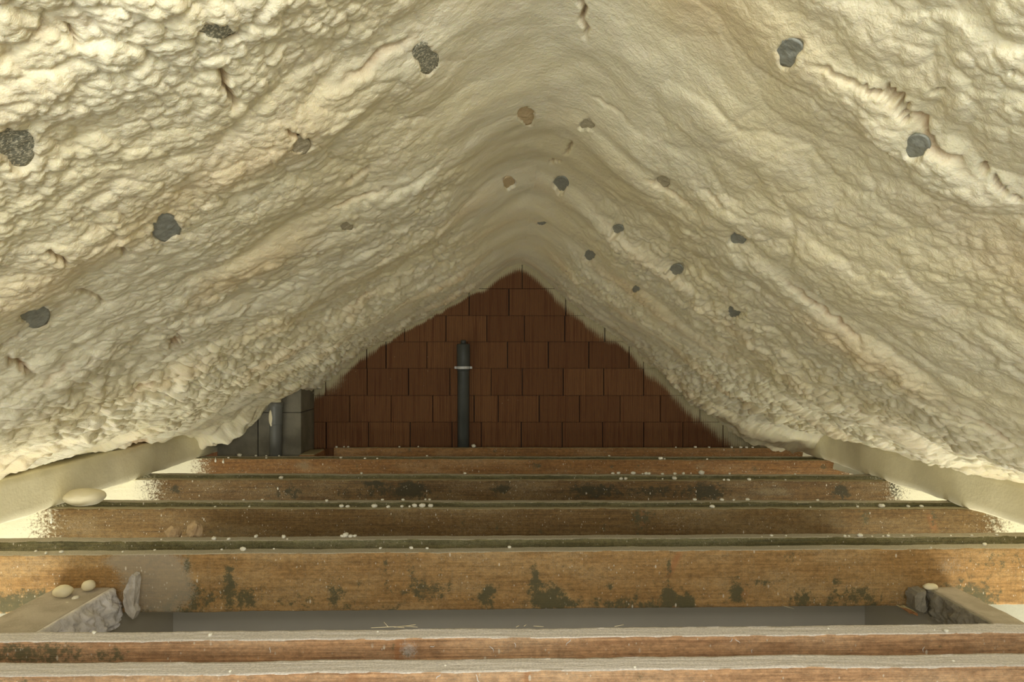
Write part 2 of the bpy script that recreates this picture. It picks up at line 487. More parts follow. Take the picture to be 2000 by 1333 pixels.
def foam_disp():
    w1 = fbm(S * 5, Y * 5, 2, 3) * 0.035
    w2 = fbm(S * 5 + 31, Y * 5 + 7, 2, 4) * 0.035
    big = 0.045 * fbm(S * 0.9 + 3, Y * 1.1, 2, 9)
    med = 0.020 * fbm(S * 3.2, 4 * np.log(np.maximum(1 + 0.25 * Y, 0.2)) * 4.0, 3, 21)
    d = big + med
    warm = np.zeros(SH); crack = np.zeros(SH)
    wob = 0.07 * perlin(S * 1.4 + 5, Y * 0.4, 2) + 0.03 * perlin(S * 5, Y * 0.5, 6)
    for side, lst in ((True, RAFT_L), (False, RAFT_R)):
        m = (left == side)
        for q, yr in enumerate(lst):
            e = Y - yr - wob
            am = 0.75 + 0.9 * perlin(S * 1.7 + q * 9.1, Y * 0 + q * 3.3, 12)
            crest = np.exp(-(e / 0.10) ** 2)
            near = np.exp(-((e + 0.15) / 0.045) ** 2)
            fade = sstep(0.05, 0.6, absS)
            d += np.where(m, (0.020 * am * crest - 0.010 * near * am) * (0.35 + 0.65 * fade), 0)
            warm += np.where(m, np.exp(-(e / 0.13) ** 2) * np.clip(0.35 + 1.1 * perlin(S * 1.9 + q * 5, Y * 1.5, 14), 0, 1), 0)
            ck = np.clip(perlin(S * 3.1 + q * 4, Y * 0.7, 17) - 0.2, 0, 1) * 1.5
            ck = ck * np.exp(-((e + 0.10 + 0.02 * perlin(S * 22, Y * 6, 8)) / 0.011) ** 2) * fade
            crack += np.where(m, ck, 0)
    # how cobbled the surface is
    A = 0.85 + 0.9 * fbm(S * 1.1 + 11, Y * 1.3, 2, 33)
    A = A * sstep(0.15, 0.75, absS) + 0.12
    A = np.where(left, A * (0.5 + 0.75 * sstep(2.0, 0.9, Y)), A * 0.62 * (0.8 + 0.5 * sstep(1.8, 0.8, Y)))
    low = sstep(1.5, 2.3, absS)
    far = sstep(2.2, 3.8, Y)
    rough = np.clip(far * (0.35 + 0.65 * low) * sstep(0.5, 1.3, absS), 0, 1)
    A = np.clip(A, 0.08, 1.7)
    sm = np.exp(-((fbm(S * 1.2, Y * 1.9, 2, 51) - 0.25) / 0.16) ** 2)      # smoother bands
    A = A * (1 - 0.35 * sm)
    Yc = 4.0 * np.log(np.maximum(1 + 0.25 * Y, 0.2))     # lumps grow longer towards the gable, where the gun was held flatter
    c1, v1 = cells((S + w1) / 0.055, (Yc + w2) / 0.052, 1)
    c2, v2 = cells((S + w1 * 0.6) / 0.031, (Yc + w2 * 0.6) / 0.030, 5)
    c3, v3 = cells((S + w1 * 0.4) / 0.016, (Yc + w2 * 0.4) / 0.015, 8)
    smband = np.exp(-((fbm(S * 1.2, Y * 1.9, 2, 51) - 0.25) / 0.2) ** 2)
    c0, v0 = cells((S + 2.5 * w1) / 0.36, (Yc + 2.5 * w2) / 0.24, 41)
    c0b, v0b = cells((S + 1.5 * w1 + 9) / 0.17, (Yc + 1.5 * w2) / 0.12, 43)
    lob = sstep(0.1, 0.6, absS)
    d += lob * (c0 * (0.004 + 0.015 * v0) + c0b * (0.002 + 0.009 * v0b))
    msel = sstep(-0.25, 0.25, fbm(S * 2.1, Y * 2.1, 2, 61) + np.where(left, 0.25 - 0.12 * Y, -0.15))
    d += A * (msel * (c1 * (0.006 + 0.011 * v1)) + (1 - 0.5 * msel) * c2 * (0.005 + 0.009 * v2) + 0.004 * c3)
    c4, v4 = cells((S + w1) / 0.095, (Yc + w2 * 1.5) / 0.085, 15)
    c5, v5 = cells((S + w1) / 0.05, (Yc + w2) / 0.045, 25)
    rough = np.clip(sstep(1.8, 3.2, Y) * (0.5 + 0.5 * sstep(1.0, 1.9, absS)) * sstep(0.2, 0.6, absS) * (0.75 + 1.2 * fbm(S * 1.3, Y * 1.1, 2, 77)), 0.0, 1.2)
    endt = sstep(2.85, 2.45, absS)
    d += rough * (0.35 + 0.65 * endt) * (c4 * (0.008 + 0.034 * v4) + c5 * (0.010 + 0.026 * v5) + 0.030 * fbm(S * 7, Yc * 7, 4, 71))
    # thicker drooping foam on the last metre before the brick wall
    d += 0.05 * sstep(5.2, 6.5, Y) * sstep(1.2, 2.3, absS) * np.where(left, 0.6, 2.6)
    # foam slumped down onto the last ties beside the chimney and at the gable
    d += 0.15 * np.exp(-((Y - 5.85) / 0.28) ** 2) * sstep(2.6, 2.95, absS) * left * (1 + 0.8 * fbm(S * 6, Yc * 8, 3, 5))
    d += 0.14 * sstep(5.7, 6.3, Y) * sstep(2.2, 2.7, absS) * (~left) * (1 + 0.8 * fbm(S * 6, Yc * 8, 3, 5))
    # hanging lip along the purlins
    lip = sstep(2.4, 2.75, absS) * (-0.03 + 0.09 * fbm(Y * 3.1 + 2, S * 1.0, 4, 81))
    d += lip
    d -= 0.024 * np.clip(crack, 0, 1.3)
    return d, np.clip(warm * 0.8, 0, 0.9), np.clip(crack * 0.9, 0, 1)


D, WARM, BROWN = foam_disp()
bx = pxs[None, :] + 0 * Y; bz = pzs[None, :] + 0 * Y


def surf(D):
    return bx + nx[None, :] * D, Y, bz + nz[None, :] * D


BX_, BY_, BZ_ = surf(np.full(SH, float(D.mean())))
BPX = VX + F * BX_ / np.maximum(BY_, 0.05)
BPY = VY - F * (BZ_ - EYE) / np.maximum(BY_, 0.05)
X_, Y_, Z_ = surf(D)
PX = VX + F * X_ / np.maximum(Y_, 0.05)
PY = VY - F * (Z_ - EYE) / np.maximum(Y_, 0.05)


def pick(px, py):
    """index of the foam point seen at a photo position"""
    q = (PX - px) ** 2 + (PY - py) ** 2 + (Y_ < 0.3) * 1e9
    return np.unravel_index(np.argmin(q), SH)


patches = [  # x, y, half width, half height in the photo, material, label
    (32, 293, 38, 38, M_SPECK, 'speckled dark bare patch at the left edge of the foam'),
    (427, 68, 34, 17, M_SPECK, 'speckled dark bare patch under the cobbled foam, upper left'),
    (835, 122, 23, 26, M_SPECK, 'speckled olive bare patch left of the ridge'),
    (592, 290, 17, 15, M_PALE, 'pale bare patch below a foam lobe on the left slope'),
    (330, 453, 25, 24, M_GREY, 'smooth grey bare patch on the left slope'),
    (70, 620, 26, 25, M_GREY, 'smooth grey bare patch low at the left edge'),
    (680, 447, 10, 9, M_PALE, 'small pale bare patch in the middle of the left slope'),
    (1030, 230, 15, 16, M_OCHRE, 'ochre bare patch just below the ridge'),
    (1145, 245, 12, 10, M_PALE, 'pale bare patch just right of the ridge'),
    (1093, 362, 12, 12, M_GREY, 'grey bare patch beside the ridge'),
    (995, 360, 9, 9, M_OCHRE, 'small ochre bare patch left of the ridge'),
    (1295, 356, 12, 12, M_PALE, 'pale bare patch on the right slope'),
    (1058, 437, 8, 4, M_GREY, 'tiny grey bare patch in the ridge'),
    (1205, 449, 10, 7, M_GREY, 'faint grey bare patch, right slope'),
    (1440, 465, 13, 13, M_GREY, 'round grey bare patch in the middle of the right slope'),
    (1537, 110, 23, 24, M_GREY, 'large grey bare patch at the top of the right slope'),
    (1783, 290, 23, 19, M_GREY, 'large grey bare patch below the long brown crack'),
    (1152, 500, 9, 10, M_GREY, 'grey bare patch close above the brick gable'),
    (1320, 530, 11, 10, M_GREY, 'grey bare patch above the right end of the bricks'),
    (1432, 611, 12, 10, M_GREY, 'grey bare patch low on the right slope'),
    (1240, 568, 6, 6, M_GREY, 'tiny grey bare patch near the gable'),
]
patch_defs = []
for (ax, ay, rw, rh, mt, lb) in patches:
    i, j = pick(ax, ay)
    s0, y0 = sa[j], ya[i]
    # metric radii: size in the photo times distance; along the slope the px->m ratio from finite differences
    i2 = min(i + 12, SH[0] - 1); j2 = min(j + 12, SH[1] - 1)
    a = np.array([[BPX[i, j2] - BPX[i, j], BPX[i2, j] - BPX[i, j]], [BPY[i, j2] - BPY[i, j], BPY[i2, j] - BPY[i, j]]])
    a[:, 0] /= (sa[j2] - sa[j]); a[:, 1] /= (ya[i2] - ya[i])
    m = np.abs(S - s0) < 0.6
    ds_, dy_ = S - s0, Y - y0
    u = (a[0, 0] * ds_ + a[0, 1] * dy_) / rw
    v = (a[1, 0] * ds_ + a[1, 1] * dy_) / rh
    th = np.arctan2(v, u)
    r = np.hypot(u, v)
    rr = r / (1 + 0.16 * np.sin(th * 2 + ax) + 0.12 * np.sin(th * 3 + ay) + 0.25 * fbm(S * 30, Y * 30, 2, 91))
    loc = (np.abs(ds_) < 0.5) & (np.abs(dy_) < 0.7)
    inner = loc & (r < 1.0)
    mean = D[inner].mean() if inner.any() else D[i, j]
    k = np.where(loc, sstep(1.12, 0.86, rr), 0)
    D = D * (1 - k) + (mean - 0.013) * k
    BROWN = np.maximum(BROWN, np.where(loc, np.exp(-((rr - 1.1) / 0.10) ** 2) * 0.30 * np.clip(0.5 + 1.5 * perlin(S * 20, Y * 20, 3), 0, 1), 0))
    patch_defs.append((i, j, a, rw, rh, mean - 0.006, mt, lb))

# long brown cracks between foam lobes: x, y, half length, half width, angle (deg), depth
cracks = [(1745, 200, 26, 8, 38, .055), (1700, 183, 20, 4, 20, .03), (1765, 225, 14, 4, 55, .03), (1640, 155, 45, 3.5, 27, .02),
          (1918, 330, 10, 5, 60, .04), (1950, 365, 18, 4, 50, .04), (1980, 388, 10, 3, 30, .03), (1392, 385, 22, 2.5, 42, .015),
          (310, 436, 14, 4, -50, .04), (240, 487, 16, 4, 70, .03), (120, 510, 22, 4, 28, .03), (590, 275, 24, 4, 28, .03),
          (455, 80, 22, 4, -30, .02), (1138, 30, 40, 4, 82, .03), (450, 180, 40, 6, 70, .03), (150, 75, 18, 6, 60, .02),
          (20, 665, 24, 4, -35, .03), (40, 715, 25, 6, 30, .03), (180, 575, 36, 4, 25, .015), (1190, 208, 36, 2.0, 30, .012),
          (1110, 290, 14, 3, -60, .02), (1085, 315, 12, 3, -15, .02), (700, 345, 30, 4, -32, .015), (345, 672, 16, 6, -40, .03),
          (160, 740, 16, 4, 25, .02), (1600, 575, 9, 2, 60, .01), (1975, 145, 6, 2, 80, .012), (1830, 180, 16, 2.5, -12, .015),
          (1650, 860, 30, 4, 35, .03), (280, 885, 28, 4, -20, .03)]
for (ax, ay, rl, rw, an, dep) in cracks:
    i, j = pick(ax, ay)
    s0, y0 = sa[j], ya[i]
    i2 = min(i + 8, SH[0] - 1); j2 = min(j + 8, SH[1] - 1)
    a = np.array([[BPX[i, j2] - BPX[i, j], BPX[i2, j] - BPX[i, j]], [BPY[i, j2] - BPY[i, j], BPY[i2, j] - BPY[i, j]]])
    a[:, 0] /= (sa[j2] - sa[j]); a[:, 1] /= (ya[i2] - ya[i])
    ds_, dy_ = S - s0, Y - y0
    u = a[0, 0] * ds_ + a[0, 1] * dy_; v = a[1, 0] * ds_ + a[1, 1] * dy_
    c, s_ = math.cos(math.radians(an)), math.sin(math.radians(an))
    p = (u * c + v * s_) / rl
    q = (-u * s_ + v * c) / rw + 1.6 * perlin(p * 2.2 + ax, p * 0 + ay, 5)
    loc = (np.abs(ds_) < 0.5) & (np.abs(dy_) < 0.7)
    k = np.where(loc, np.exp(-(p ** 4)) * np.exp(-(q ** 2)), 0)
    D = D - dep * k
    BROWN = np.maximum(BROWN, k * min(1.0, dep * 26))

# curvature colours deep creases slightly warm (oxidised skin in the folds)
X_, Y_, Z_ = surf(D)
nv = SH[0] * SH[1]
verts = np.stack([X_, Y_, Z_], -1).reshape(-1, 3)
ii = np.arange(SH[0] - 1)[:, None] * SH[1] + np.arange(SH[1] - 1)[None, :]
quads = np.stack([ii, ii + SH[1], ii + SH[1] + 1, ii + 1], -1).reshape(-1, 4)
# top skin (roof boarding) 0.16 m above, coarse, closing the slab
cj = np.linspace(0, NS - 1, 40).astype(int)
tv = []
for yy in (-1.3, ya[-1]):
    for j in cj:
        tv.append((pxs[j] - nx[j] * 0.20, yy, pzs[j] - nz[j] * 0.20))
tq = [(nv + k, nv + k + 1, nv + 40 + k + 1, nv + 40 + k) for k in range(39)]
for (row, off) in ((0, 0), (SH[0] - 1, 40)):
    for k in range(39):
        tq.append((row * NS + cj[k], row * NS + cj[k + 1], nv + off + k + 1, nv + off + k))
tq.append((0, nv, nv + 40, (SH[0] - 1) * NS))
tq.append((NS - 1, nv + 39, nv + 79, SH[0] * NS - 1))
verts = np.concatenate([verts, np.array(tv)])
quads = np.concatenate([quads, np.array(tq)])
mask = np.zeros((len(verts), 4)); mask[:, 3] = 1
mask[:nv, 0] = WARM.ravel(); mask[:nv, 1] = BROWN.ravel()
ceiling = mesh_np('ceiling', verts, quads, M_FOAM, None, {'mask': mask})
tag(ceiling, 'cream spray foam insulation covering both slopes of the attic roof', 'ceiling', kind='structure')

for (i, j, a, rw, rh, lvl, mt, lb) in patch_defs:
    inv = np.linalg.inv(a)
    T = Vector((tx[j], 0, tz[j])); N = Vector((nx[j], 0, nz[j]))
    base = Vector((bx[i, j], ya[i], bz[i, j])) + N * lvl
    V, Fc = [], []
    RN, K = 7, 28
    V.append(base + N * 0.001)
    for r_ in range(1, RN + 1):
        for k in range(K):
            t = 2 * math.pi * k / K
            rr = 1.14 * r_ / RN
            w = inv @ np.array([rw * rr * math.cos(t), rh * rr * math.sin(t)])
            dz = 0.0035 * mnoise.noise(Vector((w[0] * 60 + i, w[1] * 60, j)))
            V.append(base + T * w[0] + Vector((0, w[1], 0)) + N * dz)
    for k in range(K):
        Fc.append((0, 1 + k, 1 + (k + 1) % K))
        for r_ in range(RN - 1):
            o0 = 1 + r_ * K
            Fc.append((o0 + k, o0 + K + k, o0 + K + (k + 1) % K, o0 + (k + 1) % K))
    # back side, so that the patch is a thin solid sheet
    n = len(V)
    V += [v - N * 0.004 for v in V]
    Fc += [tuple(q + n for q in f[::-1]) for f in Fc]
    o0 = 1 + (RN - 1) * K
    for k in range(K):
        Fc.append((o0 + k, o0 + n + k, o0 + n + (k + 1) % K, o0 + (k + 1) % K))
    o = pymesh('bare_patch', V, Fc, mt, ceiling, True)
    o['label'] = lb

# ------------------------------------------------------------------ brick gable
def wall_z(py): return EYE - (py - VY) * YW / F
def wall_x(px): return (px - VX) * YW / F


rows = [(460, 512, [905, 985, 1060]), (512, 564.5, [860, 939, 1020, 1100]), (564.5, 617, [836, 916, 994, 1105, 1183]),
        (617, 668, [790, 871, 951, 1024, 1103, 1181, 1262]), (668, 720, [636, 716, 754, 834, 912, 991, 1071, 1150, 1229, 1257, 1336]),
        (720, 773, [556, 636, 717, 798, 879, 959, 1020, 1100, 1179, 1257, 1337, 1416]),
        (773, 825, [603, 683, 764, 845, 926, 973, 1053, 1132, 1211, 1290, 1367, 1446, 1525]),
        (825, 877, [557, 637, 720, 801, 883, 940, 1018, 1098, 1177, 1257, 1334, 1412, 1491, 1570])]
for r in range(6):
    y0 = 877 + 52 * r
    rows.append((y0, y0 + 52, [360 + 79.5 * k + (40 if r % 2 else 0) for k in range(17)]))
roof_x = X_[-8, :]; roof_z = Z_[-8, :]
order = np.argsort(roof_x)
rx_s, rz_s = roof_x[order], roof_z[order]
def spray_at(x, z):
    """foam overspray reaches a hand's width down the wall, further on the right"""
    amt = np.interp(x, rx_s, rz_s) - z
    reach = 0.055 + 0.035 * math.sin(x * 2.3) + (0.13 * max(0, min(1, (x - 1.1) / 0.9))) + 0.03 * mnoise.noise(Vector((x * 5, z * 5, 1)))
    sp = max(0.0, 1.25 - amt / max(0.03, reach) * 0.75)
    bl = math.exp(-(((x + 1.72) / 0.13) ** 2 + ((z - 0.70) / 0.14) ** 2))
    return min(1.0, max(sp, 1.1 * bl))


V, Q, MK = [], [], []
for (y0, y1, js) in rows:
    js = sorted(js)
    full = [js[0] - 79 * k for k in range(12, 0, -1)] + js + [js[-1] + 79 * k for k in range(1, 12)]
    z1, z0 = wall_z(y0) - 0.0018, wall_z(y1) + 0.0018
    for a_, b_ in zip(full[:-1], full[1:]):
        if b_ < 200 or a_ > 1780: continue
        # narrow joints are closed without mortar, a few are filled
        gap = random.choice((0.003, 0.0045, 0.0055))
        x0, x1 = wall_x(a_) + gap, wall_x(b_) - gap
        tone = random.random()
        dy = random.uniform(-0.004, 0.004)
        n0 = len(V)
        nxs = max(2, int((x1 - x0) / 0.02)); nzs = 12
        for c in range(nzs + 1):
            for d_ in range(nxs + 1):
                x = x0 + (x1 - x0) * d_ / nxs; z = z0 + (z1 - z0) * c / nzs
                sp = spray_at(x, z)
                V.append((x, YW + dy, z)); MK.append((min(1, sp), tone, 0, 1))
        for c in range(nzs):
            for d_ in range(nxs):
                k = n0 + c * (nxs + 1) + d_
                Q.append((k, k + 1, k + nxs + 2, k + nxs + 1))
        # side returns
        n1 = len(V)
        for (x, z) in ((x0, z0), (x1, z0), (x1, z1), (x0, z1)):
            V.append((x, YW + dy, z)); MK.append((0, tone, 0, 1))
        for (x, z) in ((x0, z0), (x1, z0), (x1, z1), (x0, z1)):
            V.append((x, YW + 0.05, z)); MK.append((0, tone, 0, 1))
        for k in range(4):
            k2 = (k + 1) % 4
            Q.append((n1 + k2, n1 + k, n1 + 4 + k, n1 + 4 + k2))
# mortar bed behind, recessed
n0 = len(V)
zb, zt = -2.6, 2.0
NGX, NGZ = 210, 115
for c in range(NGZ + 1):
    for d_ in range(NGX + 1):
        x = -4.2 + 8.4 * d_ / NGX; z = zb + (zt - zb) * c / NGZ
        V.append((x, YW + 0.035, z)); MK.append((spray_at(x, z), 0.0, 1.0, 1))
for c in range(NGZ):
    for d_ in range(NGX):
        k = n0 + c * (NGX + 1) + d_
        Q.append((k, k + 1, k + NGX + 2, k + NGX + 1))
n0 = len(V)
for y in (YW + 0.035, YW + 0.30):
    for (x, z) in ((-4.2, zb), (4.2, zb), (4.2, zt), (-4.2, zt)):
        V.append((x, y, z)); MK.append((0, 0.0, 1, 1))
Q += [(n0 + 5, n0 + 4, n0 + 7, n0 + 6), (n0, n0 + 4, n0 + 5, n0 + 1), (n0 + 1, n0 + 5, n0 + 6, n0 + 2),
      (n0 + 2, n0 + 6, n0 + 7, n0 + 3), (n0 + 3, n0 + 7, n0 + 4, n0)]
wb = mesh_np('wall_back', V, Q, m_brick(), None, {'mask': MK}, smooth=False)
tag(wb, 'dark red ribbed clay block gable wall at the end of the attic', 'wall', kind='structure')

# ------------------------------------------------------------------ collar ties
HF = EYE * F


def fx(px, d): return (px - VX) * d / F


def collar(name, label, x0, x1, yl, yr, th, ht, mat, foam=(2.75, 2.75), blobs=(), dusts=(), knots=(), seed=0, ztop=0.0, group=None, wane=()):
    """a plank: yl / yr = depth of its front face at x = -2.65 / +2.65; blobs in metres (x, z, rx, rz, strength)"""
    n = int((x1 - x0) / 0.009)
    xs = np.linspace(x0, x1, n + 1)
    # cross-section loop, front bottom -> front top -> back top -> back bottom
    b = 0.003
    nf, ntp = 30, 8
    loop = [(0, -ht + b)] + [(0, -ht + b + (ht - 2 * b) * k / nf) for k in range(1, nf + 1)] + [(b, 0)] \
        + [(b + (th - 2 * b) * k / ntp, 0) for k in range(1, ntp + 1)] + [(th, -b), (th, -ht / 2), (th, -ht + b), (th - b, -ht), (b, -ht)]
    L = len(loop)
    lx = np.array(loop)
    XX, KK = np.meshgrid(xs, np.arange(L), indexing='ij')
    YY = lx[KK, 0]; ZZ = lx[KK, 1].copy()
    bend = 0.004 * perlin(xs * 0.9 + seed, xs * 0 + seed, 3)
    topw = 0.0035 * perlin(xs * 3.0 + seed * 3, xs * 0, 5) + 0.0012 * perlin(xs * 25, xs * 0 + seed, 7)
    for (wx, ww, wd) in wane:
        topw = topw - wd * np.exp(-((xs - wx) / ww) ** 2)
    botw = 0.003 * perlin(xs * 4.0 + seed * 5, xs * 0 + 9, 5) + 0.0015 * perlin(xs * 30, xs * 0 + seed, 2)
    tw = (ZZ + ht) / ht
    yc = yl + (yr - yl) * (XX + 2.65) / 5.3 + bend[:, None]
    # rough surface
    rg = 0.0012 * fbm(XX * 12 + seed, ZZ * 60 + YY * 60, 2, 2)
    ZZ = ZZ + topw[:, None] * tw + botw[:, None] * (1 - tw) + np.where(np.abs(ZZ) < 0.002, rg, 0)
    Yv = yc + YY + np.where(YY < 0.001, rg, 0)
    V = np.stack([XX, Yv, ZZ + ztop], -1).reshape(-1, 3)
    q = []
    i = np.arange(n)[:, None] * L + np.arange(L)[None, :]
    k2 = (np.arange(L) + 1) % L
    j = np.arange(n)[:, None] * L + k2[None, :]
    q = np.stack([i, i + L, j + L, j], -1).reshape(-1, 4)
    mk = np.zeros((n + 1, L, 4))
    fo = np.maximum(sstep(-foam[0] + 0.42, -foam[0] - 0.22, XX), sstep(foam[1] - 0.42, foam[1] + 0.22, XX))
    mk[..., 0] = fo
    z_ = ZZ
    for (cx, cz, r1, r2, st) in blobs:
        mk[..., 2] += st * np.exp(-(((XX - cx) / r1) ** 2 + ((z_ - cz) / r2) ** 2))
    mk[..., 2] += 0.42 * sstep(-0.6 * ht, -ht, z_) * np.clip(0.4 + 2.2 * fbm(XX * 2.2 + seed * 7, z_ * 4, 2, 19), 0, 1)
    for (cx, cz, r1, r2, st) in dusts:
        mk[..., 1] += st * np.exp(-(((XX - cx) / r1) ** 2 + ((z_ - cz) / r2) ** 2))
    for (cx, cz, r1, r2, st, sl) in knots:
        mk[..., 3] += st * np.exp(-(((XX - cx - sl * (z_ - cz)) / r1) ** 4 + ((z_ - cz) / r2) ** 4))
    mk = np.clip(mk, 0, 1).reshape(-1, 4)
    # end caps from two quads strips: fan with centre line is fine as separate quads
    nV = len(V)
    caps = []
    for base, flip in ((0, True), (n * L, False)):
        ids = [base + k for k in range(L)]
        if L % 2: ids.append(ids[-1])
        a, b2 = 0, len(ids) - 1
        while b2 - a >= 3:
            f = [ids[a], ids[a + 1], ids[b2 - 1], ids[b2]]
            if len(set(f)) == 4: caps.append(f[::-1] if flip else f)
            a += 1; b2 -= 1
    q = np.concatenate([q, np.array(caps)])
    o = mesh_np(name, V, q, mat, None, {'mask': mk})
    o.data.set_sharp_from_angle(angle=math.radians(50))
    return tag(o, label, 'beam', group)


def face_pt(px, py, d): return ((px - VX) * d / F, EYE - (py - VY) * d / F)


def fb(px, py, rx, ry, st, d):
    x, z = face_pt(px, py, d)
    return (x, z, rx * d / F, ry * d / F, st)


def kn(px, py, rx, ry, st, d, sl=0.0):
    x, z = face_pt(px, py, d)
    return (x, z, rx * d / F, ry * d / F, st, sl)


XE = 3.15
ties = []
# nearest pair
d = 1.93
ties.append(collar('collar_beam', 'nearest collar tie plank at the bottom edge of the picture, topped with white dust', -XE, XE, 1.875, 1.995, 0.084, 0.24, M_W_FRONT, (2.9, 2.9),
       [fb(30, 1328, 140, 30, .8, d), fb(700, 1328, 40, 30, .5, d), fb(1250, 1328, 60, 25, .45, d)], [], [kn(1030, 1325, 8, 20, .9, d), kn(690, 1325, 12, 25, .6, d)], 1))
d = 2.17
ties.append(collar('collar_beam', 'second nearest collar tie plank, pale dust on top, trimmer boards butting behind it', -XE, XE, 2.105, 2.222, 0.076, 0.24, M_W_FRONT, (2.9, 2.9),
       [fb(60, 1270, 130, 40, 1, d), fb(240, 1270, 90, 40, .55, d), fb(690, 1268, 14, 30, .7, d), fb(800, 1268, 22, 30, .75, d), fb(770, 1268, 4, 30, .8, d), fb(1880, 1268, 70, 14, .5, d)],
       [fb(800, 1268, 24, 30, .6, d)], [kn(779, 1268, 8, 26, 1, d, .06)], 2))
# pair one: the big plank
d = 3.12
B1 = [fb(*t, d) for t in [(30, 1170, 60, 25, .8), (100, 1165, 30, 30, .7), (375, 1090, 6, 24, .8), (400, 1160, 45, 28, .6), (455, 1130, 10, 45, .9), (490, 1165, 26, 28, .8), (600, 1165, 40, 14, .4),
      (660, 1150, 14, 30, .75), (700, 1140, 8, 12, .5), (755, 1100, 4, 30, .6), (830, 1150, 55, 24, .65), (805, 1110, 8, 20, .6), (945, 1165, 16, 22, .9), (960, 1150, 14, 14, .7),
      (1045, 1130, 10, 30, .9), (1070, 1165, 34, 26, 1.0), (1100, 1180, 30, 10, .6), (1190, 1145, 10, 8, .7), (1180, 1180, 70, 10, .5), (1305, 1165, 14, 24, 1.0), (1340, 1175, 20, 14, .9),
      (1308, 1110, 5, 26, .7), (1440, 1160, 16, 26, .8), (1500, 1140, 40, 10, .6), (1565, 1170, 20, 20, .8), (1640, 1140, 14, 8, .5), (1680, 1165, 45, 16, .55), (1640, 1118, 6, 16, .4),
      (1560, 1090, 30, 14, .35), (1900, 1165, 60, 26, .7), (1960, 1100, 60, 26, .4)]]
D1 = [fb(*t, d) for t in [(310, 1130, 75, 80, .95), (260, 1090, 90, 16, .5), (360, 1150, 40, 40, .4), (1790, 1110, 90, 40, .35), (1870, 1110, 40, 40, .35), (1450, 1090, 120, 22, .3), (1250, 1090, 60, 15, .25)]]
K1 = [kn(1318, 1100, 7, 24, 1, d, .45), kn(1312, 1172, 6, 20, .9, d, -.35), kn(1455, 1160, 6, 10, .5, d)]
ties.append(collar('collar_beam', 'broad orange-brown collar tie plank with green mould stains behind the hatch opening', -XE, XE, 3.04, 3.17, 0.072, 0.262, M_W_ONE, (2.9, 2.9), B1, D1, K1, 3,
            wane=[(-.32, .05, .003)]))
ties.append(collar('collar_beam', 'green-stained collar tie plank directly behind the broad orange-brown one', -XE, XE, 3.265, 3.37, 0.068, 0.26, M_W_GREEN, (2.9, 2.9),
       [], [], [], 4))
d = 3.98
B2 = [fb(*t, d) for t in [(770, 1020, 5, 22, .7), (905, 1015, 6, 30, .8), (970, 1030, 8, 18, .7), (1055, 1035, 6, 12, .7), (1180, 1025, 5, 20, .7), (1240, 1015, 14, 22, .9), (1265, 1010, 16, 26, .95),
      (1295, 1005, 3, 16, .9), (1245, 1045, 4, 10, .8), (1685, 1010, 16, 24, .85), (1820, 1010, 12, 24, .9), (1935, 1015, 14, 22, .8), (550, 1035, 30, 14, .6), (430, 1040, 50, 9, .6), (1090, 1040, 120, 5, .5), (120, 1010, 5, 10, .8)]]
ties.append(collar('collar_beam', 'brown collar tie plank, the third pair from the front, foam blob lying at its left end', -XE, XE, 3.97, 3.965, 0.052, 0.25, M_W_TWO, (2.78, 2.95), B2,
       [fb(1620, 1020, 60, 30, .5, d), fb(160, 1010, 60, 20, .3, d)], [kn(1256, 1008, 5, 16, .8, d), kn(1818, 1020, 7, 18, .7, d, -.3)], 5))
ties.append(collar('collar_beam', 'green-stained collar tie plank just behind the brown one with the foam blob', -XE, XE, 4.15, 4.14, 0.058, 0.25, M_W_GREEN, (2.85, 2.95), [], [], [], 6))
d = 4.86
B3 = [fb(*t, d) for t in [(340, 960, 14, 10, .8), (730, 945, 24, 4, 1), (800, 955, 26, 18, 1), (760, 960, 120, 16, .5), (980, 955, 22, 12, .9), (1160, 960, 60, 16, .9), (1280, 960, 50, 14, .7),
      (1380, 960, 40, 18, 1), (1640, 960, 20, 18, .9), (1745, 955, 16, 20, .95), (560, 965, 40, 16, .6)]]
ties.append(collar('collar_beam', 'dark mould-blackened collar tie plank, orange only at its left end', -XE, XE, 4.885, 4.83, 0.062, 0.235, M_W_DARK, (2.62, 2.85), B3,
       [fb(520, 955, 40, 20, .5, d), fb(1500, 960, 80, 18, .6, d)], [], 7))
ties.append(collar('collar_beam', 'shadowed collar tie plank right behind the mould-blackened one', -XE, XE, 5.09, 5.04, 0.06, 0.235, M_W_GREEN, (2.8, 2.85), [], [], [], 8))
d = 5.82
B4 = [fb(*t, d) for t in [(480, 905, 4, 12, .7), (695, 910, 5, 10, .8), (790, 910, 8, 10, .8), (830, 915, 4, 8, .7), (1050, 910, 14, 12, .9), (1115, 908, 4, 10, .7), (1195, 910, 8, 10, .8), (1245, 910, 4, 10, .8), (1470, 915, 8, 12, .8), (1605, 910, 9, 12, .9)]]
ties.append(collar('collar_beam', 'orange collar tie plank in front of the chimney, second to last row', -XE, XE, 5.87, 5.78, 0.045, 0.225, M_W_FAR, (2.72, 3.0), B4,
       [fb(590, 910, 25, 16, .6, d), fb(1370, 910, 25, 14, .55, d)], [], 9))
ties.append(collar('collar_beam', 'collar tie plank at the foot of the chimney, behind the orange one', -XE, XE, 5.965, 5.95, 0.05, 0.225, M_W_GREEN, (2.8, 3.0), [], [], [], 10))
ties.append(collar('collar_beam', 'last collar tie plank lying along the foot of the brick gable', -1.62, XE, 6.40, 6.38, 0.055, 0.22, M_W_FAR, (9, 9), [fb(t, 883, 6, 8, .8, 6.4) for t in (800, 965, 1430, 1445)],
       [fb(1400, 883, 120, 10, .4, 6.4)], [], 11, ztop=0.02))

